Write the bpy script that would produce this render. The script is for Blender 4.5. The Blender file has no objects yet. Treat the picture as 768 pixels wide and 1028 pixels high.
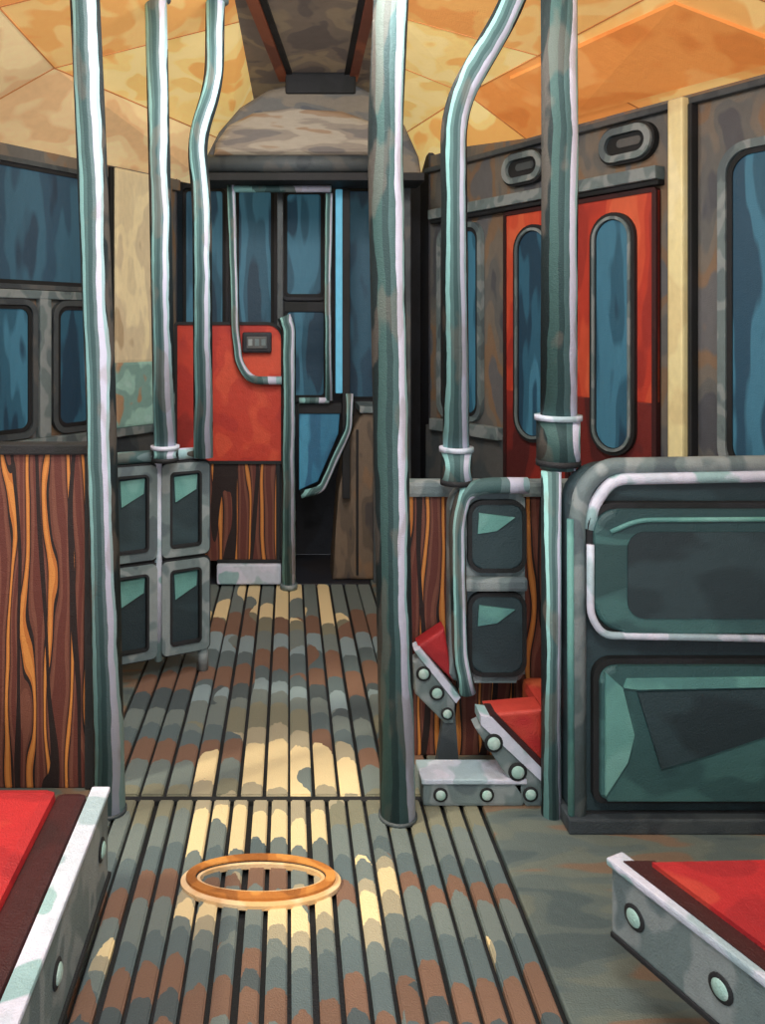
import bpy, bmesh, math, random
from mathutils import Vector, Matrix
random.seed(4)
scene = bpy.context.scene
scene.view_settings.view_transform = 'Standard'
I4 = Matrix.Identity(4)

# ------------------------------------------------------------ materials
def lin(c):
    o = []
    for v in c:
        v /= 255.0
        o.append(v/12.92 if v <= .04045 else ((v+.055)/1.055)**2.4)
    return (o[0], o[1], o[2], 1)

def base_mat(name, rough=.55, metal=0.0):
    m = bpy.data.materials.new(name); m.use_nodes = True
    nt = m.node_tree; b = nt.nodes['Principled BSDF']
    b.inputs['Roughness'].default_value = rough
    b.inputs['Metallic'].default_value = metal
    return m, nt, b

def ramp_node(nt, cols, mode='CONSTANT', pos=None):
    r = nt.nodes.new('ShaderNodeValToRGB'); r.color_ramp.interpolation = mode
    n = len(cols); el = r.color_ramp.elements
    while len(el) < n: el.new(0.5)
    for i, c in enumerate(cols):
        el[i].position = pos[i] if pos else i/n
    for i, c in enumerate(cols):
        el[i].color = lin(c)
    return r

def bump(nt, b, scale=240, strength=.5):
    tc = nt.nodes.new('ShaderNodeTexCoord')
    n = nt.nodes.new('ShaderNodeTexNoise'); n.inputs['Scale'].default_value = scale
    n2 = nt.nodes.new('ShaderNodeTexNoise'); n2.inputs['Scale'].default_value = scale*.12
    nt.links.new(tc.outputs['Object'], n.inputs['Vector']); nt.links.new(tc.outputs['Object'], n2.inputs['Vector'])
    ad = nt.nodes.new('ShaderNodeMath'); ad.operation = 'ADD'
    nt.links.new(n.outputs['Fac'], ad.inputs[0]); nt.links.new(n2.outputs['Fac'], ad.inputs[1])
    bp = nt.nodes.new('ShaderNodeBump'); bp.inputs['Strength'].default_value = strength
    bp.inputs['Distance'].default_value = .005
    nt.links.new(ad.outputs[0], bp.inputs['Height']); nt.links.new(bp.outputs['Normal'], b.inputs['Normal'])

def paint(name, cols, scale=(8, 8, 4), distort=.12, rough=.55, metal=0.0, emit=0.0, rot=(0, 0, 0), var=.14):
    """hand-brushed enamel: soft-edged patches of a few related colours plus fine bristle streaks"""
    m, nt, b = base_mat(name, rough, metal)
    N, L = nt.nodes.new, nt.links.new
    tc = N('ShaderNodeTexCoord'); mp = N('ShaderNodeMapping')
    mp.inputs['Scale'].default_value = scale; mp.inputs['Rotation'].default_value = rot
    L(tc.outputs['Object'], mp.inputs['Vector'])
    nz = N('ShaderNodeTexNoise'); nz.inputs['Scale'].default_value = .55; nz.inputs['Detail'].default_value = 2.2
    nz.inputs['Roughness'].default_value = .45; nz.inputs['Distortion'].default_value = distort*1.2
    L(mp.outputs['Vector'], nz.inputs['Vector'])
    m0 = N('ShaderNodeMapRange'); m0.inputs['From Min'].default_value = .30; m0.inputs['From Max'].default_value = .70
    L(nz.outputs['Fac'], m0.inputs['Value'])
    n = len(cols); cc, pp = [], []
    for i, c in enumerate(cols):
        a, e = i/n, (i+1)/n; q = .14/n
        cc += [c, c]; pp += [a+(q if i else 0), e-(q if i < n-1 else 0)]
    r = ramp_node(nt, cc, 'LINEAR', pp); L(m0.outputs['Result'], r.inputs['Fac'])
    hs = N('ShaderNodeHueSaturation')
    n2 = N('ShaderNodeTexNoise'); n2.inputs['Scale'].default_value = 4; n2.inputs['Detail'].default_value = 3
    L(mp.outputs['Vector'], n2.inputs['Vector'])
    mr = N('ShaderNodeMapRange'); mr.inputs['To Min'].default_value = 1-var; mr.inputs['To Max'].default_value = 1+var
    L(n2.outputs['Fac'], mr.inputs['Value']); L(mr.outputs['Result'], hs.inputs['Value'])
    L(r.outputs['Color'], hs.inputs['Color']); L(hs.outputs['Color'], b.inputs['Base Color'])
    if emit:  # painted-in glow for surfaces that give no light themselves
        L(hs.outputs['Color'], b.inputs['Emission Color']); b.inputs['Emission Strength'].default_value = emit
    bump(nt, b)
    return m

def pole_mat(name, cols, pos):
    """enamel tube with pale highlight and dark edges painted in by normal direction"""
    m, nt, b = base_mat(name, .6, .0)
    b.inputs['Specular IOR Level'].default_value = .3
    N, L = nt.nodes.new, nt.links.new
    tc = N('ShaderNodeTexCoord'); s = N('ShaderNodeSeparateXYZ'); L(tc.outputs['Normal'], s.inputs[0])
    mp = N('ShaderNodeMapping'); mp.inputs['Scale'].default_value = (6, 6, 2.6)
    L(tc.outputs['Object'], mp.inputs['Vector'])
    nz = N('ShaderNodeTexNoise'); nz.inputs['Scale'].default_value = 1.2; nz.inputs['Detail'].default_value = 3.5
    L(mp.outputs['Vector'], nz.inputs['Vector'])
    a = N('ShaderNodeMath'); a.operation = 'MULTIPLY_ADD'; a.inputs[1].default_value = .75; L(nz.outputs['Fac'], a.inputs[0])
    L(s.outputs['X'], a.inputs[2])  # facing direction places the painted highlight and dark sides
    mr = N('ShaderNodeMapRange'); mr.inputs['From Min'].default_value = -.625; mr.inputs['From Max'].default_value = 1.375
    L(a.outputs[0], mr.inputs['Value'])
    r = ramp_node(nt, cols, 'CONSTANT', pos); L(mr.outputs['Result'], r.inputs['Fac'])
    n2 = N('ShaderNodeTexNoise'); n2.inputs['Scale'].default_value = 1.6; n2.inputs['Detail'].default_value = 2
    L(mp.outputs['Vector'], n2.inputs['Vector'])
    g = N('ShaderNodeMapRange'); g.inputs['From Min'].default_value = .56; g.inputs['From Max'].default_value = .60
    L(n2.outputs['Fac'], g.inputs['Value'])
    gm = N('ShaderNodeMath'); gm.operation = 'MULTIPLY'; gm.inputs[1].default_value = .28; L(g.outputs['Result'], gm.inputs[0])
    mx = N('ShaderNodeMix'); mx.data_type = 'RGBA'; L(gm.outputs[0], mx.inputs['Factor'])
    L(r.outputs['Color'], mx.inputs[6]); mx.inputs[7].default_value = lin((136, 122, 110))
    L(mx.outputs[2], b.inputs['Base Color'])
    bump(nt, b)
    return m

def wood_mat(name, scale=4.2, seed=0.0):
    m, nt, b = base_mat(name, .65)
    N, L = nt.nodes.new, nt.links.new
    tc = N('ShaderNodeTexCoord'); mp = N('ShaderNodeMapping')
    mp.inputs['Scale'].default_value = (1, 1, .17); mp.inputs['Location'].default_value = (seed, 0, seed)
    L(tc.outputs['Object'], mp.inputs['Vector'])
    w = N('ShaderNodeTexWave'); w.wave_type = 'BANDS'; w.bands_direction = 'X'
    w.inputs['Scale'].default_value = scale; w.inputs['Distortion'].default_value = 5
    w.inputs['Detail'].default_value = .8; w.inputs['Detail Scale'].default_value = 2.6
    L(mp.outputs['Vector'], w.inputs['Vector'])
    r = ramp_node(nt, [(96, 48, 40), (116, 70, 56), (102, 58, 46), (30, 18, 18), (180, 108, 50), (204, 134, 66)],
                  'CONSTANT', [0, .2, .55, .74, .885, .965])
    L(w.outputs['Fac'], r.inputs['Fac'])
    w2 = N('ShaderNodeTexWave'); w2.wave_type = 'BANDS'; w2.bands_direction = 'X'
    w2.inputs['Scale'].default_value = scale*.55; w2.inputs['Distortion'].default_value = 6
    w2.inputs['Detail'].default_value = .8; w2.inputs['Detail Scale'].default_value = 2.6
    L(mp.outputs['Vector'], w2.inputs['Vector'])
    g = N('ShaderNodeMath'); g.operation = 'LESS_THAN'; g.inputs[1].default_value = .06; L(w2.outputs['Fac'], g.inputs[0])
    mx = N('ShaderNodeMix'); mx.data_type = 'RGBA'; L(g.outputs[0], mx.inputs['Factor'])
    L(r.outputs['Color'], mx.inputs[6]); mx.inputs[7].default_value = lin((32, 18, 18))
    L(mx.outputs[2], b.inputs['Base Color'])
    bump(nt, b)
    return m

def slat_mat(name, wd):
    """slat paint in colour bands, cream ones standing in for sunlight, rounded finger-like ends"""
    m, nt, b = base_mat(name, .65)
    N, L = nt.nodes.new, nt.links.new
    def M(op, a, bb=None, c=None):
        n = N('ShaderNodeMath'); n.operation = op
        for i, v in enumerate((a, bb, c)):
            if v is None: continue
            if isinstance(v, (int, float)): n.inputs[i].default_value = v
            else: L(v, n.inputs[i])
        return n.outputs[0]
    tc = N('ShaderNodeTexCoord'); s = N('ShaderNodeSeparateXYZ'); L(tc.outputs['Object'], s.inputs[0])
    u = M('DIVIDE', s.outputs['X'], wd)
    idx = M('FLOOR', u); fr = M('SUBTRACT', M('FRACT', u), .5)
    wn = N('ShaderNodeTexWhiteNoise'); wn.noise_dimensions = '1D'; L(idx, wn.inputs['W'])
    jit = M('MULTIPLY', M('SUBTRACT', wn.outputs['Value'], .5), .11)
    par = M('MULTIPLY', M('MULTIPLY', fr, fr), .13)
    ed = N('ShaderNodeTexNoise'); ed.inputs['Scale'].default_value = 28; L(tc.outputs['Object'], ed.inputs['Vector'])
    y = M('ADD', M('ADD', s.outputs['Y'], jit), M('ADD', par, M('MULTIPLY', ed.outputs['Fac'], .05)))
    cb = N('ShaderNodeCombineXYZ'); L(M('MULTIPLY', idx, wd), cb.inputs['X']); L(M('MULTIPLY', y, .6), cb.inputs['Y'])
    nz = N('ShaderNodeTexNoise'); nz.inputs['Scale'].default_value = 3.0; nz.inputs['Detail'].default_value = 1
    L(cb.outputs[0], nz.inputs['Vector'])
    y2 = M('ADD', y, M('MULTIPLY', M('SUBTRACT', nz.outputs['Fac'], .5), .35))
    mr = N('ShaderNodeMapRange'); mr.inputs['From Min'].default_value = 1.5; mr.inputs['From Max'].default_value = 4.7
    L(y2, mr.inputs['Value'])
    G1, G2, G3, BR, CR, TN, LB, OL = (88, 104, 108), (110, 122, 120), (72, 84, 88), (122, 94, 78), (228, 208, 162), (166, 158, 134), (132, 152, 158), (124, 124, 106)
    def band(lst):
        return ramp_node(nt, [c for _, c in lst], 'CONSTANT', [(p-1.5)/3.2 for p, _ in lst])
    r1 = band([(1.5, G2), (1.68, BR), (1.78, G1), (1.90, G2), (1.97, TN), (2.03, CR), (2.14, TN), (2.19, G2), (2.29, CR), (2.46, TN),  # cream stretches are sunlit patches put into the colour
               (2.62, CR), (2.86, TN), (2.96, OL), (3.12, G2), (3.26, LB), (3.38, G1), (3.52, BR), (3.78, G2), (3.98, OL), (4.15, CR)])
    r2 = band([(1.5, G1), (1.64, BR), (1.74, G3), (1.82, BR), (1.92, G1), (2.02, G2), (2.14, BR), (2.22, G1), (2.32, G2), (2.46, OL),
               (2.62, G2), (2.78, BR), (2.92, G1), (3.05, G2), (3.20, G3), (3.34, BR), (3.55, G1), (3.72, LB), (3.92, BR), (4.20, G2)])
    L(mr.outputs['Result'], r1.inputs['Fac']); L(mr.outputs['Result'], r2.inputs['Fac'])
    cb2 = N('ShaderNodeCombineXYZ'); L(M('MULTIPLY', idx, .9), cb2.inputs['X']); L(M('MULTIPLY', y, 2.2), cb2.inputs['Y'])
    nz2 = N('ShaderNodeTexNoise'); nz2.inputs['Scale'].default_value = .8; nz2.inputs['Detail'].default_value = 0
    L(cb2.outputs[0], nz2.inputs['Vector'])
    side = M('MULTIPLY', M('ABSOLUTE', M('ADD', s.outputs['X'], .02)), .6)
    f = M('GREATER_THAN', M('ADD', nz2.outputs['Fac'], side), .60)
    mx = N('ShaderNodeMix'); mx.data_type = 'RGBA'; L(f, mx.inputs['Factor'])
    L(r1.outputs['Color'], mx.inputs[6]); L(r2.outputs['Color'], mx.inputs[7])
    hs = N('ShaderNodeHueSaturation'); L(M('MULTIPLY_ADD', wn.outputs['Value'], .2, .86), hs.inputs['Value'])
    L(mx.outputs[2], hs.inputs['Color']); L(hs.outputs['Color'], b.inputs['Base Color'])
    bump(nt, b)
    return m

DARK = paint('seam_black', [(20, 24, 26), (30, 32, 36)], rough=.7)
POLE = pole_mat('enamel_painted_highlight', [(30, 44, 46), (150, 204, 202), (90, 124, 124), (66, 94, 96), (100, 124, 128), (208, 210, 232), (160, 194, 202), (30, 42, 46)],
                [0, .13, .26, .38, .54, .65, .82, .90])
POLE2 = pole_mat('enamel_painted_highlight_dark', [(30, 44, 46), (62, 92, 90), (46, 70, 72), (76, 104, 106), (212, 212, 234), (156, 198, 202), (36, 50, 54)],
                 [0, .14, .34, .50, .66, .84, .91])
WOOD = wood_mat('wood_grain', 5.0, 0.0)
WOOD2 = wood_mat('wood_grain_small', 3.6, .37)
SLAT = slat_mat('slat_paint_sunlit_front', .06)
SLATR = slat_mat('slat_paint_sunlit_rear', .08)
FLOORP = paint('floor_paint', [(78, 92, 94), (92, 104, 102), (104, 112, 104), (124, 104, 86), (98, 106, 102)], (4, 14, 3), .3, var=.1)
CEILO = paint('ceiling_ochre', [(228, 154, 84), (234, 172, 98), (242, 196, 124), (238, 182, 106)], (6, 4, 6), .3, emit=.48, var=.07)  # ceiling panels get added emission in place of bounced light
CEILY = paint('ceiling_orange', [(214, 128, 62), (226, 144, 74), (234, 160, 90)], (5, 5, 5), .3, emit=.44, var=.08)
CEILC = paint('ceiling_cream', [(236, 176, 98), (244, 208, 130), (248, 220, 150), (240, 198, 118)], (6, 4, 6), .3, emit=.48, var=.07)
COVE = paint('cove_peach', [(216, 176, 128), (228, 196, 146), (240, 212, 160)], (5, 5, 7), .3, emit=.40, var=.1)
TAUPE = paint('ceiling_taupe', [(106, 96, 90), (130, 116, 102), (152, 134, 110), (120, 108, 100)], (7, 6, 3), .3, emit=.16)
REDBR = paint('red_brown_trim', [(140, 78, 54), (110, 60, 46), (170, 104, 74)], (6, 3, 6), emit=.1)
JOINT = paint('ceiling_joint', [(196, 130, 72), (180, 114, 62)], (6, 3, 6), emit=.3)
GLASS = paint('blue_window_glass', [(26, 54, 72), (40, 82, 102), (58, 108, 130), (32, 66, 86)], (12, 12, 2.2), .05, rough=.5, emit=.30, var=.1)  # emission on both glasses stands in for daylight through opaque panes
GLASSD = paint('dark_window_glass', [(32, 52, 70), (42, 72, 92), (52, 90, 110), (38, 62, 80)], (9, 9, 2.4), .05, rough=.5, emit=.24, var=.1)
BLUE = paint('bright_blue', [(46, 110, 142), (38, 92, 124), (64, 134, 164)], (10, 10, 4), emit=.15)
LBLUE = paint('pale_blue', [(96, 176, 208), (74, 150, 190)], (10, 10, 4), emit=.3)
TEAL = paint('teal_vinyl', [(42, 72, 76), (52, 88, 90), (66, 108, 108), (46, 78, 80)], (3.4, 3.4, 7), .3, rough=.55, var=.08)
TEALD = paint('teal_vinyl_dark', [(36, 54, 60), (46, 66, 72), (34, 50, 56)], (3.5, 3.5, 6), .3, rough=.55, var=.08)
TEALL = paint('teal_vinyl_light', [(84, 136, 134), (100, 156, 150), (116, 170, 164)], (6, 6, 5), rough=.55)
GREY = paint('grey_enamel', [(88, 102, 108), (110, 126, 128), (138, 148, 150), (102, 118, 122)], (12, 12, 8), .1)
GREYL = paint('pale_enamel', [(160, 182, 192), (196, 204, 220), (210, 212, 230), (150, 184, 188)], (12, 12, 9), .1)
GREYD = paint('dark_grey_enamel', [(58, 66, 72), (72, 80, 84), (88, 90, 90)], (9, 9, 6), .1)
HOOD = paint('hood_grey', [(78, 82, 88), (98, 98, 96), (120, 112, 100)], (8, 8, 14), .3, emit=.06)
HOODL = paint('hood_light', [(104, 98, 94), (130, 120, 108), (154, 144, 128), (140, 116, 92)], (5, 5, 26), .2, emit=.08)
BROWNG = paint('grey_brown_wall', [(82, 84, 90), (102, 102, 100), (120, 112, 102), (132, 108, 86), (104, 104, 106)], (9, 9, 4), .1)
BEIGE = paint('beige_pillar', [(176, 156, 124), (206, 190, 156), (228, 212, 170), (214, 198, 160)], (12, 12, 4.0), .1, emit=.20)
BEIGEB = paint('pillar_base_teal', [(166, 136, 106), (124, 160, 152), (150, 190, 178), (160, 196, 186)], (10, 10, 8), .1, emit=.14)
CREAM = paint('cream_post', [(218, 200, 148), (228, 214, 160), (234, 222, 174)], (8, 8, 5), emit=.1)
RED = paint('red_enamel', [(150, 38, 30), (176, 46, 34), (192, 58, 38), (206, 76, 48)], (7, 7, 5), .1)
REDC = paint('red_cushion', [(160, 32, 38), (178, 38, 42), (190, 62, 50), (200, 96, 62)], (7, 9, 8), .1)
REDD = paint('maroon_piping', [(58, 20, 22), (46, 18, 20)], (8, 8, 8))
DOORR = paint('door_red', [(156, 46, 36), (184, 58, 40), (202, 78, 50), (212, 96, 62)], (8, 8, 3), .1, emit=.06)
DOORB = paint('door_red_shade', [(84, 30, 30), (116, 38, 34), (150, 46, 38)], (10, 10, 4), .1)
BOLT = paint('bolt_steel', [(160, 196, 188), (184, 208, 202)], (30, 30, 30), rough=.4)
BRASS = paint('hatch_orange', [(150, 92, 40), (180, 114, 50), (206, 142, 70)], (14, 14, 14), .3)
BRASSL = paint('hatch_cream', [(232, 200, 158), (222, 180, 128)], (14, 14, 14))
BLACKM = paint('cab_dark', [(28, 30, 38), (36, 40, 50), (42, 40, 44)], (5, 5, 3))
CONS = paint('console_brown', [(72, 66, 64), (96, 84, 72), (118, 102, 86), (130, 104, 80)], (14, 14, 5), .1)

# ------------------------------------------------------------ mesh helpers
def empty(name):
    e = bpy.data.objects.new(name, None); scene.collection.objects.link(e); e.empty_display_size = .1
    return e

def finish(bm, name, mat, parent, M=I4, smooth=False):
    bm.transform(M)
    bmesh.ops.recalc_face_normals(bm, faces=bm.faces[:])
    me = bpy.data.meshes.new(name); bm.to_mesh(me); bm.free()
    if smooth:
        for p in me.polygons: p.use_smooth = True
    me.materials.append(mat)
    o = bpy.data.objects.new(name, me); scene.collection.objects.link(o)
    if parent: o.parent = parent
    return o

def box(name, x0, x1, y0, y1, z0, z1, mat, parent=None, M=I4, bev=.006):
    bm = bmesh.new()
    bmesh.ops.create_cube(bm, size=1)
    for v in bm.verts:
        v.co = Vector(((x0+x1)/2+v.co.x*(x1-x0), (y0+y1)/2+v.co.y*(y1-y0), (z0+z1)/2+v.co.z*(z1-z0)))
    if bev:
        b = min(bev, .45*min(abs(x1-x0), abs(y1-y0), abs(z1-z0)))
        bmesh.ops.bevel(bm, geom=bm.edges[:], offset=b, segments=2, affect='EDGES', profile=.6)
    return finish(bm, name, mat, parent, M)

def rr_pts(x0, x1, z0, z1, r, n=7):
    """r: one radius or (bl, br, tr, tl)"""
    if not isinstance(r, (tuple, list)): r = (r,)*4
    m = min(x1-x0, z1-z0)/2*.999
    r = [max(.001, min(q, m)) for q in r]
    cs = [(x0+r[0], z0+r[0], r[0], 180), (x1-r[1], z0+r[1], r[1], 270), (x1-r[2], z1-r[2], r[2], 0), (x0+r[3], z1-r[3], r[3], 90)]
    out = []
    for cx, cz, q, a in cs:
        for i in range(n+1):
            t = math.radians(a+90*i/n); out.append((cx+q*math.cos(t), cz+q*math.sin(t)))
    return out

def prism(name, pts, y0, y1, mat, parent=None, M=I4, bev=0.0):
    bm = bmesh.new()
    a = [bm.verts.new((p[0], y0, p[1])) for p in pts]; b = [bm.verts.new((p[0], y1, p[1])) for p in pts]
    f = bm.faces.new(a); bm.faces.new(b[::-1])
    n = len(pts)
    for i in range(n):
        bm.faces.new((a[i], b[i], b[(i+1) % n], a[(i+1) % n]))
    if bev:
        bmesh.ops.bevel(bm, geom=list(f.edges), offset=bev, segments=3, affect='EDGES', profile=.5)
    return finish(bm, name, mat, parent, M)

def rrect(name, x0, x1, z0, z1, r, y0, y1, mat, parent=None, M=I4, bev=0.0):
    return prism(name, rr_pts(x0, x1, z0, z1, r), y0, y1, mat, parent, M, bev)

def ring(name, x0, x1, z0, z1, r, t, y0, y1, mat, parent=None, M=I4):
    """rounded-rectangle frame, inner offset t"""
    rl = list(r) if isinstance(r, (tuple, list)) else [r]*4
    o = rr_pts(x0, x1, z0, z1, rl); i_ = rr_pts(x0+t, x1-t, z0+t, z1-t, [max(.001, q-t) for q in rl])
    bm = bmesh.new(); n = len(o)
    L = [[bm.verts.new((p[0], y, p[1])) for p in P] for P, y in ((o, y0), (i_, y0), (i_, y1), (o, y1))]
    for k in range(4):
        A, B = L[k], L[(k+1) % 4]
        for j in range(n):
            bm.faces.new((A[j], A[(j+1) % n], B[(j+1) % n], B[j]))
    return finish(bm, name, mat, parent, M)

def tube(name, pts, r, mat, parent=None, M=I4, round_r=.06, seg=24):
    P = [M @ Vector(p) for p in pts]
    out = [P[0]]
    for i in range(1, len(P)-1):
        a, b, c = P[i-1], P[i], P[i+1]
        q = min(round_r, (a-b).length*.45, (c-b).length*.45)
        s = b+(a-b).normalized()*q; e = b+(c-b).normalized()*q
        for k in range(7):
            t = k/6; out.append(s*(1-t)**2+b*2*t*(1-t)+e*t*t)
    out.append(P[-1])
    bm = bmesh.new(); rings = []
    prev = None
    for i, p in enumerate(out):
        d = (out[min(i+1, len(out)-1)]-out[max(i-1, 0)]).normalized()
        if prev is None:
            u = d.orthogonal().normalized()
        else:
            u = (prev-d*prev.dot(d)).normalized()
        prev = u; w = d.cross(u)
        rings.append([bm.verts.new(p+(u*math.cos(2*math.pi*k/seg)+w*math.sin(2*math.pi*k/seg))*r) for k in range(seg)])
    for A, B in zip(rings, rings[1:]):
        for k in range(seg):
            bm.faces.new((A[k], A[(k+1) % seg], B[(k+1) % seg], B[k]))
    bm.faces.new(rings[0]); bm.faces.new(rings[-1][::-1])
    return finish(bm, name, mat, parent, I4, True)

def slab(name, pts3, th, mat, parent=None):
    """polygon in space thickened upward by th"""
    bm = bmesh.new()
    a = [bm.verts.new(p) for p in pts3]; b = [bm.verts.new((p[0], p[1], p[2]+th)) for p in pts3]
    bm.faces.new(a); bm.faces.new(b[::-1]); n = len(a)
    for i in range(n): bm.faces.new((a[i], b[i], b[(i+1) % n], a[(i+1) % n]))
    return finish(bm, name, mat, parent)

def bolt(name, c, r, parent, axis='Y', M=I4):
    for nm, rr, fl, mt in ((name+'_washer', r*1.35, .18, DARK), (name, r, .5, BOLT)):
        bm = bmesh.new(); bmesh.ops.create_uvsphere(bm, u_segments=18, v_segments=10, radius=rr)
        for v in bm.verts:
            if axis == 'Y': v.co.y *= fl
            elif axis == 'X': v.co.x *= fl
            else: v.co.z *= fl
            v.co += Vector(c)
        finish(bm, nm, mt, parent, M, True)

def axes(origin, sx, sy):
    x = Vector((sx[0], sx[1], 0)).normalized(); y = Vector((sy[0], sy[1], 0)).normalized()
    m = Matrix.Identity(4)
    m.col[0] = (x.x, x.y, 0, 0); m.col[1] = (y.x, y.y, 0, 0); m.col[3] = (origin[0], origin[1], 0, 1)
    return m

def window(idx, x0, x1, z0, z1, r, M=I4, y=0.0, glass=None, fr=None, t=.03):
    e = empty('window_%d' % idx)
    rrect('pane', x0, x1, z0, z1, r, y-.012, y, glass or GLASS, e, M)
    ring('gasket', x0-.012, x1+.012, z0-.012, z1+.012, r+.012 if not isinstance(r, tuple) else r, .022, y-.02, y, DARK, e, M)
    ring('frame', x0-t-.012, x1+t+.012, z0-t-.012, z1+t+.012, r+t if not isinstance(r, tuple) else r, t, y-.03, y, fr or GREY, e, M)
    return e

# ------------------------------------------------------------ floor
fl = box('floor', -1.9, 2.4, -.6, 5.5, -.12, -.022, DARK, None, bev=0)
sl = empty('slatted_aisle_floor')
def slats(name, i0, i1, wd, y0, y1, mat):
    bm = bmesh.new()
    for i in range(i0, i1):
        g = bmesh.ops.create_cube(bm, size=1)
        j = random.uniform(-.002, .002); gap = random.uniform(.009, .016)
        for v in g['verts']:
            v.co = Vector(((i+.5)*wd+j+v.co.x*(wd-gap), (y0+y1)/2+v.co.y*(y1-y0), -.011+v.co.z*.022))
    bmesh.ops.bevel(bm, geom=bm.edges[:], offset=.004, segments=2, affect='EDGES')
    finish(bm, name, mat, sl)
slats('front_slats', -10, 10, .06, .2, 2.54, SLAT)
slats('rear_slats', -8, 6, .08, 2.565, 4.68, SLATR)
box('cross_seam', -.6, .6, 2.54, 2.565, -.022, -.006, DARK, sl, bev=0)
sf = empty('side_flooring')
box('right_strip', .61, 2.1, -.5, 2.56, -.022, 0, FLOORP, sf)
box('right_strip_rear', .485, 2.1, 2.56, 5.3, -.022, 0, FLOORP, sf)
box('left_strip_front', -1.6, -.605, -.5, 2.56, -.022, 0, FLOORP, sf)
box('left_strip', -1.6, -.645, 2.56, 5.3, -.022, 0, FLOORP, sf)
box('cab_sill', -.64, .48, 4.69, 5.3, -.022, 0, BLACKM, sf)

# oval floor hatch
h = empty('floor_hatch')
def oval(name, a, b, w, z0, z1, mat, c=(-.076, 2.165)):
    bm = bmesh.new(); n = 64; L = []
    for (q, z) in ((0, z0), (0, z1), (-w, z1), (-w, z0)):
        L.append([bm.verts.new((c[0]+(a+q)*math.cos(2*math.pi*k/n), c[1]+(b+q)*math.sin(2*math.pi*k/n), z)) for k in range(n)])
    for k in range(4):
        for j in range(n):
            bm.faces.new((L[k][j], L[k][(j+1) % n], L[(k+1) % 4][(j+1) % n], L[(k+1) % 4][j]))
    finish(bm, name, mat, h)
oval('outer_lip', .217, .100, .020, -.004, .008, BRASSL, (-.076, 2.158))
oval('ring', .203, .090, .026, -.004, .016, BRASS)
oval('inner_gap', .178, .066, .004, -.004, .012, DARK)
oval('inner_lip', .175, .063, .010, -.004, .010, BRASSL)

# ------------------------------------------------------------ walls
ML = axes((-1.45, 4.0), (.6, .8), (-.8, .6))
MR = axes((1.91, 3.2), (-.4986, .8671), (.8671, .4986))
wl = empty('wall_left')
box('upper_panel', -.3, 1.25, 0, .06, .9, 2.5, BROWNG, wl, ML, 0)
box('lower_panel', -.3, 1.25, -.02, .06, 0, .9, GREYD, wl, ML, 0)
# unseen straight side wall, openings made to let the sun reach the floor
box('unseen_side_lower', -1.70, -1.63, -.5, 3.76, 0, .95, BROWNG, wl, bev=0)
box('unseen_side_upper', -1.70, -1.63, -.5, 3.76, 2.30, 2.5, BROWNG, wl, bev=0)
for a, b in ((-.5, -.3), (.75, .85), (1.85, 1.95), (2.55, 3.76)):
    box('unseen_side_mullion', -1.70, -1.63, a, b, .95, 2.30, BROWNG, wl, bev=0)
box('sill_rail', -.3, 1.2, -.05, 0, .88, .93, GREY, wl, ML)
box('mid_rail', -.3, .62, -.035, 0, 1.655, 1.70, GREY, wl, ML)
box('top_rail', -.3, 1.25, -.03, 0, 2.36, 2.43, BROWNG, wl, ML)
window(1, -.25, .56, 1.74, 2.33, .03, ML, -.003, GLASSD, GREYD, .025)
window(2, -.25, .16, .98, 1.61, .05, ML, -.003, GLASS, GREYD, .03)
window(3, .34, .56, .98, 1.61, .06, ML, -.003, GLASS, GREYD, .03)
box('mullion', .21, .28, -.04, 0, .93, 1.655, GREY, wl, ML)
p = empty('pillar')
box('face', .70, 1.13, -.06, 0, 1.30, 2.42, BEIGE, p, ML, .02)
box('base', .70, 1.13, -.06, 0, .93, 1.31, BEIGEB, p, ML, .02)
box('edge_dark', .67, .70, -.05, 0, .93, 2.42, DARK, p, ML)
box('edge_pale', 1.13, 1.16, -.05, 0, .93, 2.42, BROWNG, p, ML)

wr = empty('wall_right')
box('upper_panel', -.4, 2.076, 0, .06, .9, 2.58, BROWNG, wr, MR, 0)
box('lower_panel', -.4, 2.076, -.02, .06, 0, .9, GREYD, wr, MR, 0)
box('straight_panel', 2.11, 2.17, -.5, 2.85, 0, 2.58, BROWNG, wr, bev=0)
box('sill_rail', 1.42, 2.0, -.06, 0, .88, .95, GREY, wr, MR)
box('ledge_over_doors', .44, 2.0, -.07, 0, 2.17, 2.23, GREY, wr, MR)
box('ledge_seam', .44, 2.0, -.05, 0, 2.145, 2.17, DARK, wr, MR)
box('eave_rail', -.4, 2.076, -.04, 0, 2.47, 2.5, GREYD, wr, MR)
for i, (a, b, ga, gb) in enumerate(((.46, .93, .59, .78), (.95, 1.40, 1.08, 1.28))):
    d = empty('door_%d' % (i+1))
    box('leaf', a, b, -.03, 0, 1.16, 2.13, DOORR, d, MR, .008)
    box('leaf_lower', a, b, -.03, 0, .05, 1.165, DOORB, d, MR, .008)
    ring('edge_seal', a, b, .05, 2.14, .02, .022, -.036, 0, REDD, d, MR)
    rrect('glass', ga, gb, .93, 2.02, .11, -.045, -.03, GLASS, d, MR)
    ring('glass_gasket', ga-.03, gb+.03, .90, 2.05, .14, .036, -.052, -.03, DARK, d, MR)
    ring('glass_trim', ga-.012, gb+.012, .918, 2.032, .12, .014, -.06, -.03, GREY, d, MR)
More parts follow.
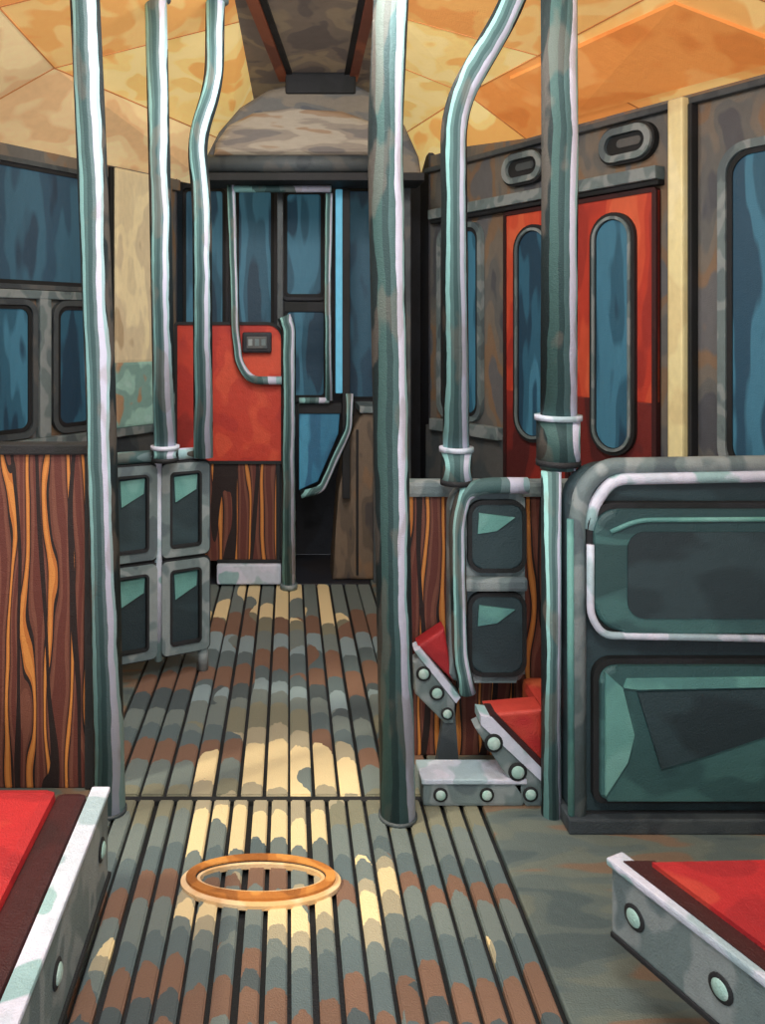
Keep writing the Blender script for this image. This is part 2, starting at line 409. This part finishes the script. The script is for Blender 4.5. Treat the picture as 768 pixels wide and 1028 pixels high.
for i, (a, b) in enumerate(((.48, .76), (1.12, 1.40))):
    v = empty('oval_vent_light')
    rrect('lens', a+.03, b-.03, 2.32, 2.41, .045, -.03, 0, DARK, v, MR)
    rrect('lens_slot', a+.06, b-.09, 2.35, 2.39, .02, -.035, -.03, GREYD, v, MR)
    ring('bezel', a, b, 2.285, 2.445, .08, .032, -.05, 0, GREY, v, MR)
    ring('gasket', a-.012, b+.012, 2.273, 2.457, .09, .014, -.035, 0, DARK, v, MR)
box('door_post', .30, .375, -.08, 0, .5, 2.50, CREAM, wr, MR, .012)
box('door_post_seam', .375, .395, -.05, 0, .5, 2.47, DARK, wr, MR)
box('door_post_seam_near', .28, .30, -.05, 0, .5, 2.47, DARK, wr, MR)
window(4, -.30, .13, .93, 2.22, .09, MR, -.003, GLASS, GREY, .035)
window(5, 1.62, 1.92, 1.0, 2.08, .07, MR, -.003, GLASS, GREY, .03)

# front bulkhead and windscreen
wf = empty('wall_front')
box('panel', -.8, .95, 5.3, 5.36, 0, 2.95, BLACKM, wf, bev=0)
box('left_return', -.78, -.70, 4.99, 5.3, 0, 2.6, BLACKM, wf, bev=0)
box('right_return', .875, .95, 4.98, 5.3, 0, 2.6, BLACKM, wf, bev=0)
for i, (a, b, c, d_, g) in enumerate(((-.69, -.43, 1.5, 2.42, GLASS), (-.34, -.11, 1.3, 2.42, GLASS), (-.02, .22, 1.72, 2.40, GLASS),
                                   (-.02, .24, 1.05, 1.62, GLASS), (.38, .60, 1.04, 2.42, GLASSD))):
    window(6+i, a, b, c, d_, .03, I4, 5.297, g, BLACKM, .02)

# ------------------------------------------------------------ ceiling
ce = empty('ceiling')
slab('centre_panel', [(-.28, -.5, 2.95), (.46, -.5, 2.95), (.52, 5.3, 2.95), (-.22, 5.3, 2.95)], .05, TAUPE, ce)
ZL, ZR, ZC = 2.43, 2.52, 2.949
def cside(name, ys, edge, wallpt, zw, mats, cove, k):
    for i in range(len(ys)-1):
        a, b = ys[i], ys[i+1]
        pa, pb = wallpt(a), wallpt(b)
        ea, eb = edge(a), edge(b)
        ma = ea+(pa-ea)*k; mb = eb+(pb-eb)*k; zm = ZC+(zw-ZC)*.42
        slab(name+'_inner_%d' % i, [(ea, a, ZC), (ma, a, zm), (mb, b, zm), (eb, b, ZC)], .04, mats[i % len(mats)], ce)
        slab(name+'_cove_%d' % i, [(ma, a, zm), (pa, a, zw), (pb, b, zw), (mb, b, zm)], .04, cove[i % len(cove)], ce)
        tube(name+'_joint_%d' % i, [(ma, a, zm-.001), (mb, b, zm-.001)], .004, JOINT, ce, seg=8)
        tube(name+'_cross_joint_%d' % i, [(ea, a, ZC), (ma, a, zm), (pa, a, zw)], .004, JOINT, ce, seg=8, round_r=.01)
el = lambda y: -.28+.06*(y+.5)/5.8
er = lambda y: .46+.06*(y+.5)/5.8
wlp = lambda y: -1.64 if y < 3.76 else -1.64+(y-3.76)*.75
wrp = lambda y: 2.12 if y < 2.85 else max(.87, 2.12-(y-2.85)*.575)
cside('left', [-.5, 1.2, 3.05, 3.76, 5.3], el, wlp, ZL, [CEILO, CEILY, CEILO, CEILC], [COVE, CEILY, COVE, COVE], .62)
cside('right', [-.5, 1.2, 2.85, 3.7, 4.3, 5.3], er, wrp, ZR, [CEILC, CEILO, CEILO, CEILC, CEILC], [CEILC, CEILO, CEILO, CEILY, CEILC], .58)
# access panel standing slightly proud of the right-hand cove
def cove_pt(y, t, drop):
    e, w_ = er(y), wrp(y); m_ = e+(w_-e)*.58; zm = ZC+(ZR-ZC)*.42
    return (m_+(w_-m_)*t, y, zm+(ZR-zm)*t-drop)
slab('access_panel', [cove_pt(3.0, .10, .022), cove_pt(3.0, .86, .022), cove_pt(3.95, .80, .022), cove_pt(3.95, .05, .022)], .02, CEILY, ce)
def strip3(name, a, b, w, hgt, mat, parent):
    A, B = Vector(a), Vector(b); d = (B-A).normalized(); s = d.cross(Vector((0, 0, 1))).normalized()*w/2
    slab(name, [tuple(A-s), tuple(A+s), tuple(B+s), tuple(B-s)], hgt, mat, parent)
strip3('roof_rib_left', (-.33, 2.0, 2.925), (-.03, 4.6, 2.925), .05, .024, REDBR, ce)
strip3('roof_rib_left_seam', (-.285, 2.0, 2.935), (.015, 4.6, 2.935), .03, .014, DARK, ce)
strip3('roof_rib_right', (.345, 2.0, 2.925), (.37, 4.6, 2.925), .05, .024, REDBR, ce)
strip3('roof_rib_right_seam', (.305, 2.0, 2.935), (.33, 4.6, 2.935), .03, .014, DARK, ce)

# ------------------------------------------------------------ destination hood over the cab
hd = empty('destination_hood')
prism('shell', [(-.50, 2.36), (-.48, 2.46), (-.40, 2.62), (-.28, 2.76), (-.12, 2.86), (.06, 2.90), (.36, 2.90), (.52, 2.82), (.66, 2.66), (.74, 2.48), (.76, 2.36)],
      4.52, 4.72, HOOD, hd, bev=.03)
prism('light_cowl', [(-.42, 2.47), (-.41, 2.54), (-.34, 2.64), (-.20, 2.71), (.02, 2.73), (.30, 2.72), (.46, 2.66), (.55, 2.55), (.56, 2.47)],
      4.44, 4.52, HOODL, hd, bev=.035)
tube('lower_roll', [(-.46, 4.50, 2.43), (.60, 4.50, 2.43)], .05, GREYD, hd)
box('front_lip', -.50, .76, 4.46, 4.72, 2.33, 2.375, DARK, hd)
box('roof_fixing', -.02, .38, 4.50, 4.66, 2.83, 2.952, DARK, hd, bev=.015)

# ------------------------------------------------------------ cab furniture
rp = empty('cab_partition')
rrect('red_panel', -.66, -.035, .72, 1.53, (.01, .01, .09, .02), 4.66, 4.70, RED, rp, bev=.008)
ring('panel_outline', -.67, -.028, .71, 1.54, (.01, .01, .1, .02), .018, 4.65, 4.70, DARK, rp)
box('wood_panel', -.60, -.05, 4.665, 4.70, .14, .71, WOOD2, rp)
box('wood_seam_right', -.075, -.05, 4.655, 4.67, .14, .71, DARK, rp)
box('kick_plate', -.42, -.045, 4.63, 4.70, .012, .13, GREYL, rp, bev=.012)
box('kick_seam', -.42, -.045, 4.65, 4.70, .13, .15, DARK, rp)
fb = empty('fare_reader')
box('body', -.27, -.10, 4.62, 4.66, 1.36, 1.48, BLACKM, fb, bev=.012)
box('screen', -.245, -.125, 4.61, 4.622, 1.385, 1.455, GREYD, fb)
for i in range(3):
    box('glyph_%d' % i, -.235+i*.038, -.21+i*.038, 4.606, 4.612, 1.40, 1.44, GREY, fb, bev=.004)
cp = empty('cab_post')
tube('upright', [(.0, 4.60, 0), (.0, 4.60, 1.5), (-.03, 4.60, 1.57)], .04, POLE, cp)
tube('foot', [(0, 4.60, .0), (0, 4.60, .03)], .05, GREY, cp)
cr = empty('cab_grab_rail')
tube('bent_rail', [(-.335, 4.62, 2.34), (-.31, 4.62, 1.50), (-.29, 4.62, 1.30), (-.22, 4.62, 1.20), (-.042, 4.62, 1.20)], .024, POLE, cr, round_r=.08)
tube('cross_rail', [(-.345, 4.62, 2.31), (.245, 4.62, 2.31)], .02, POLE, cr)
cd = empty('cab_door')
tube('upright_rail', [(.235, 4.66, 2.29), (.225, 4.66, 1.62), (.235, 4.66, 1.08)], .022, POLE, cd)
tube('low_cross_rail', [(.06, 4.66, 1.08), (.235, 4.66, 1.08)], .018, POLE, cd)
box('blue_edge', .275, .315, 4.68, 4.72, 1.12, 2.32, LBLUE, cd)
box('dark_stile', .315, .36, 4.68, 4.73, .5, 2.32, DARK, cd)
box('inner_stile', -.07, -.035, 4.76, 4.80, 0.0, 2.36, GREYD, cd)
box('mid_rail', -.03, .27, 4.78, 4.82, 1.60, 1.66, DARK, cd)
prism('blue_flap', [(.06, 1.0), (.30, 1.0), (.29, .88), (.17, .60), (.06, .55)], 4.69, 4.72, BLUE, cd, bev=.005)
box('flap_header', .05, .31, 4.68, 4.74, 1.0, 1.06, DARK, cd)
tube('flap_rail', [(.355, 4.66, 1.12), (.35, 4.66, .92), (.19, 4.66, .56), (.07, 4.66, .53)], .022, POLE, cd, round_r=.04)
dc = empty('driver_console')
prism('cabinet', [(.26, 0), (.60, 0), (.60, 1.0), (.44, 1.0), (.36, .86), (.30, .55), (.28, .3)], 4.75, 5.05, CONS, dc, bev=.02)
box('cabinet_seam', .40, .415, 4.74, 4.76, .03, .9, DARK, dc)
box('top_plate', .42, .62, 4.72, 5.05, 1.0, 1.04, GREY, dc)
box('side_column', .50, .72, 4.70, 4.74, 0, 2.34, GREYD, dc)

# ------------------------------------------------------------ poles
def pole(pts, r, mat=POLE, collar=None, foot=False):
    e = empty('grab_pole')
    tube('tube', pts, r, mat, e, round_r=.12, seg=32)
    if collar:
        x, y, z0, z1 = collar
        tube('collar', [(x, y, z0), (x, y, z1)], r*1.2, mat, e)
        tube('collar_ring', [(x, y, z1-.006), (x, y, z1+.010)], r*1.32, GREYL, e)
        tube('collar_seam', [(x, y, z0-.008), (x, y, z0+.010)], r*1.24, DARK, e)
    if foot:
        x, y = foot
        tube('foot_flange', [(x, y, 0), (x, y, .010)], r*1.1, GREYD, e)
    t = pts[-1]
    tube('ceiling_flange', [(t[0], t[1], t[2]-.03), t], r*1.4, GREY, e)
    return e
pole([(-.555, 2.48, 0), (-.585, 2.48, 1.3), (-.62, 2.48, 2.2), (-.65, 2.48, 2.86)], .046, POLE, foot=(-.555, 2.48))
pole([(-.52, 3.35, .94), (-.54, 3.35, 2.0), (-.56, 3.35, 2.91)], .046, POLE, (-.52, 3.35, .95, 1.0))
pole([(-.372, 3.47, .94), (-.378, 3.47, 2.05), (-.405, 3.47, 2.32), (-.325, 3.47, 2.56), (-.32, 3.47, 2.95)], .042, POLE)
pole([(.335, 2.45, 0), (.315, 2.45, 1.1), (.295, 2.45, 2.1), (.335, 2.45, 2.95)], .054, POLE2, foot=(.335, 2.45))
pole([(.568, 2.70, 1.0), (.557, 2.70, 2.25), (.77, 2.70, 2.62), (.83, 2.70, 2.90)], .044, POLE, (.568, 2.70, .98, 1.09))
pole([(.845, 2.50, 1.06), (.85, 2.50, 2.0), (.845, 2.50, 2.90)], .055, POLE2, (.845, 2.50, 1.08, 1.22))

# ------------------------------------------------------------ wooden partitions
wp = empty('wood_partition')
box('board', -1.62, -.665, 2.60, 2.64, .0, 1.09, WOOD, wp)
box('cap_rail', -1.62, -.62, 2.585, 2.655, 1.09, 1.125, DARK, wp)
box('end_stile', -.665, -.63, 2.59, 2.65, 0, 1.09, DARK, wp)
wp2 = empty('wood_partition')
box('board', .40, 1.9, 2.80, 2.84, .0, .91, WOOD, wp2)
box('cap_rail', .38, 1.92, 2.78, 2.86, .91, .965, GREY, wp2, bev=.015)
box('end_stile', .385, .41, 2.79, 2.85, 0, .91, DARK, wp2)

# ------------------------------------------------------------ left framed draught screen
MS = axes((-.765, 3.32), (.41, .20), (-.20, .41))
ds = empty('draught_screen')
W = .450
for nm, a, b in (('left_bay', 0, .215), ('right_bay', .235, W)):
    for k, (c, d_) in enumerate(((.10, .50), (.52, .92))):
        ring(nm+'_frame_%d' % k, a, b, c, d_, .025, .042, -.03, .03, GREY, ds, MS)
        ring(nm+'_frame_edge_%d' % k, a-.008, b+.008, c-.008, d_+.008, .03, .01, -.02, .02, DARK, ds, MS)
        ring(nm+'_bead_%d' % k, a+.036, b-.036, c+.036, d_-.036, .02, .010, -.034, .03, DARK, ds, MS)
        rrect(nm+'_glass_%d' % k, a+.04, b-.04, c+.04, d_-.04, .02, -.008, .008, TEALD, ds, MS)
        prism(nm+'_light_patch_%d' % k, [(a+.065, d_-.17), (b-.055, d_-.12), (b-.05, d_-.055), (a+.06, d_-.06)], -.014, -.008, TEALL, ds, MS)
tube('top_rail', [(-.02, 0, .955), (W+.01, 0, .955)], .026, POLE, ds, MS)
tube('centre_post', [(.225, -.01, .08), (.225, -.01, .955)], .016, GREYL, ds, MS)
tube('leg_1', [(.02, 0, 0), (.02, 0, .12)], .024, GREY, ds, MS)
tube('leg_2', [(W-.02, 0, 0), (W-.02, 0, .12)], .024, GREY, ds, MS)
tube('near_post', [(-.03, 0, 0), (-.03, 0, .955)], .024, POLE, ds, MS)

# ------------------------------------------------------------ large seat (back view, right)
bs = empty('tram_seat')
XR = 1.92
rrect('back_shell', .845, XR, .03, 1.09, (.03, .05, .12, .12), 2.40, 2.47, TEALD, bs, bev=.02)
ring('shell_seam', .85, XR, .03, 1.07, (.03, .05, .11, .11), .02, 2.392, 2.42, DARK, bs)
tube('metal_rim', [(.868, 2.40, 0.02), (.868, 2.40, .93), (.885, 2.40, 1.02), (.95, 2.40, 1.085), (1.90, 2.40, 1.10)], .026, GREY, bs, round_r=.1)
tube('metal_rim_pale', [(.90, 2.385, .90), (.915, 2.385, .98), (.97, 2.385, 1.05), (1.90, 2.385, 1.068)], .018, GREYL, bs, round_r=.08)
tube('metal_rim_edge', [(.845, 2.385, 0.03), (.842, 2.385, .93)], .010, TEALL, bs, round_r=.1)
rrect('upper_pad', .905, XR-.05, .60, .965, (.09, .05, .05, .07), 2.355, 2.40, TEAL, bs, bev=.02)
ring('upper_pad_piping', .888, XR-.04, .585, .982, (.1, .05, .05, .08), .018, 2.37, 2.40, DARK, bs)
tube('upper_pad_bead', [(.893, 2.36, .86), (.893, 2.36, .65), (.93, 2.36, .592), (1.86, 2.36, .575)], .011, GREYL, bs, round_r=.06)
rrect('upper_pad_recess', 1.0, 1.82, .645, .90, .05, 2.35, 2.36, TEALD, bs)
tube('upper_pad_bead_top', [(.95, 2.352, .90), (1.03, 2.352, .935), (1.82, 2.352, .94)], .007, TEALL, bs)
rrect('lower_pad', .925, XR-.05, .10, .50, (.02, .05, .05, .05), 2.36, 2.40, TEAL, bs, bev=.018)
ring('lower_pad_piping', .908, XR-.04, .085, .517, (.03, .05, .05, .06), .018, 2.375, 2.40, DARK, bs)
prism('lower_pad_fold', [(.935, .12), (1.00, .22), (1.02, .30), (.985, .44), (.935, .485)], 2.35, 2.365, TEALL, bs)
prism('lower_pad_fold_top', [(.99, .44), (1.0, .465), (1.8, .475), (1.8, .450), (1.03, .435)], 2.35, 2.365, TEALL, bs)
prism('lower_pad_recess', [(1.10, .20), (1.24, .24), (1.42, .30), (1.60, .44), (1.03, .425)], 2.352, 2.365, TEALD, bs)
box('plinth', .83, XR, 2.36, 2.50, .0, .045, GREYD, bs)
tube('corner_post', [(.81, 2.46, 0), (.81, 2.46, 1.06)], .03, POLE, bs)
box('cushion', .80, XR, 2.47, 2.76, .20, .30, REDC, bs, bev=.03)
box('cushion_base', .84, XR, 2.48, 2.75, .0, .20, GREYD, bs)

# ------------------------------------------------------------ second seat behind it
s2 = empty('tram_seat')
rrect('back_frame', .545, .80, .30, .975, (.03, .03, .05, .09), 2.70, 2.76, GREY, s2, bev=.02)
for k, (c, d_) in enumerate(((.69, .91), (.34, .60))):
    rrect('inset_%d' % k, .615, .79, c, d_, .04, 2.685, 2.71, TEALD, s2, bev=.008)
    ring('inset_trim_%d' % k, .603, .80, c-.012, d_+.012, .05, .014, 2.68, 2.71, DARK, s2)
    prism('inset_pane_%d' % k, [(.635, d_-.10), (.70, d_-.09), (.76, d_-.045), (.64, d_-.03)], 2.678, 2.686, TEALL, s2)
tube('side_tube', [(.60, 2.67, .28), (.575, 2.67, .40), (.562, 2.67, .86), (.59, 2.67, .955), (.66, 2.67, .975), (.80, 2.67, .975)], .027, POLE, s2, round_r=.07)
box('mid_rail', .58, .80, 2.66, 2.70, .62, .665, GREY, s2, bev=.012)

s3 = empty('seat_end_bracket')
prism('plate', [(.585, .245), (.625, .265), (.80, .09), (.80, .0), (.745, .0)], 2.50, 2.56, GREY, s3, bev=.008)
prism('plate_edge', [(.60, .290), (.635, .285), (.815, .10), (.80, .075), (.60, .262)], 2.49, 2.57, GREYL, s3)
prism('cushion', [(.63, .285), (.80, .30), (.80, .12)], 2.51, 2.60, REDC, s3, bev=.01)
prism('cushion_pipe', [(.63, .287), (.655, .287), (.80, .14), (.80, .112)], 2.495, 2.58, REDD, s3)
bolt('bolt_1', (.64, 2.49, .205), .022, s3); bolt('bolt_2', (.715, 2.49, .115), .022, s3); bolt('bolt_3', (.755, 2.49, .045), .018, s3)
s4 = empty('seat_end_bracket')
prism('plate', [(.42, .37), (.45, .39), (.565, .24), (.56, .16), (.53, .16), (.43, .26)], 2.70, 2.75, GREY, s4, bev=.008)
prism('plate_edge', [(.425, .41), (.445, .42), (.58, .255), (.565, .235)], 2.69, 2.76, GREYL, s4)
prism('cushion', [(.44, .42), (.53, .48), (.56, .30)], 2.71, 2.78, REDC, s4, bev=.01)
prism('leg', [(.50, 0), (.58, 0), (.565, .2), (.53, .2)], 2.71, 2.74, GREYD, s4)
bolt('bolt_1', (.455, 2.69, .335), .019, s4); bolt('bolt_2', (.50, 2.69, .27), .019, s4); bolt('bolt_3', (.535, 2.69, .20), .016, s4)
sb = empty('seat_floor_bracket')
box('plate', .42, .74, 2.50, 2.60, .0, .08, GREY, sb, bev=.012)
box('plate_top_edge', .415, .745, 2.49, 2.61, .075, .09, GREYL, sb, bev=.004)
bolt('bolt_1', (.475, 2.495, .04), .017, sb); bolt('bolt_2', (.62, 2.495, .04), .017, sb)

# ------------------------------------------------------------ near seats
ls = empty('front_bench')
box('side_plate', -.487, -.467, .9, 2.06, .09, .305, GREY, ls, bev=.006)
box('plate_top_edge', -.510, -.462, .9, 2.065, .30, .315, GREYL, ls, bev=.005)
box('plate_lower_edge', -.49, -.460, .9, 2.065, .08, .095, DARK, ls, bev=.003)
box('maroon_pipe', -.590, -.510, .9, 2.03, .20, .322, REDD, ls, bev=.02)
box('cushion', -1.5, -.585, .9, 2.03, .17, .335, REDC, ls, bev=.03)
box('plinth', -1.45, -.53, .92, 1.98, .0, .2, BLACKM, ls)
for i, y in enumerate((1.98, 1.60, 1.2)):
    bolt('bolt_%d' % i, (-.465, y, .205), .021, ls, 'X')
rs = empty('front_bench')
MB = axes((.722, 1.785), (.42, -.9), (.9, .42))   # runs towards the rear of the car, outward = right
box('side_plate', 0, 1.1, 0, .02, .15, .30, GREY, rs, MB, .006)
box('plate_top_edge', -.01, 1.1, -.006, .045, .295, .312, GREYL, rs, MB, .005)
box('plate_lower_edge', 0, 1.1, -.004, .02, .14, .152, DARK, rs, MB, .003)
slab('cushion', [(.80, 1.755, .20), (1.75, 1.785, .20), (1.95, 1.10, .20), (1.14, 1.0, .20)], .125, REDC, rs)
slab('maroon_pipe', [(.745, 1.775, .20), (.815, 1.775, .20), (1.20, .955, .20), (1.12, .935, .20)], .115, REDD, rs)
slab('plinth', [(.92, 1.70, 0), (1.70, 1.75, 0), (1.9, 1.15, 0), (1.24, 1.03, 0)], .2, BLACKM, rs)
for i, s in enumerate((.065, .27, .60)):
    bolt('bolt_%d' % i, (s, -.002, .225), .020, rs, 'Y', MB)

# ------------------------------------------------------------ added unseen lamps and daylight
def added_lamp(y, x, e, size=.5, tilt=0, col=(1, .97, .93)):  # fixtures out of view, added to brighten the car interior
    p = empty('added_ceiling_lamp')
    rrect('added_lamp_housing', x-.16, x+.16, -.25, .25, .08, 0, .04, CREAM, p, Matrix.Translation((0, y, 2.91)) @ Matrix.Rotation(math.radians(90), 4, 'X') @ Matrix.Translation((0, -.04, 0)))
    ld = bpy.data.lights.new('added_lamp_glow', 'AREA'); ld.energy = e; ld.size = size; ld.color = col
    lo = bpy.data.objects.new('added_lamp_glow', ld); scene.collection.objects.link(lo); lo.parent = p
    lo.location = (x, y, 2.84); lo.rotation_euler = (math.radians(tilt), 0, 0)
added_lamp(.6, .1, 58, .7, 38)
added_lamp(2.2, .1, 28, .5, 22)
added_lamp(2.95, .1, 22, .3, 32)
sd = bpy.data.lights.new('sun', 'SUN'); sd.energy = 2.6; sd.angle = math.radians(6); sd.color = (1, .88, .66)
so = bpy.data.objects.new('sun', sd); scene.collection.objects.link(so)
so.rotation_euler = Vector((.66, .34, -.66)).to_track_quat('-Z', 'Y').to_euler()

w = bpy.data.worlds.new('overcast_day'); scene.world = w; w.use_nodes = True
w.node_tree.nodes['Background'].inputs[0].default_value = (.92, .96, 1, 1)
w.node_tree.nodes['Background'].inputs[1].default_value = 1.3

# ------------------------------------------------------------ camera
cam = bpy.data.cameras.new('camera'); co = bpy.data.objects.new('camera', cam); scene.collection.objects.link(co)
co.location = (0, 0, 1.5); co.rotation_euler = (math.radians(90), 0, 0)
cam.sensor_fit = 'HORIZONTAL'; cam.sensor_width = 36; cam.lens = 37.5
cam.shift_x = .1224; cam.shift_y = -.2396; cam.clip_start = .05
scene.camera = co
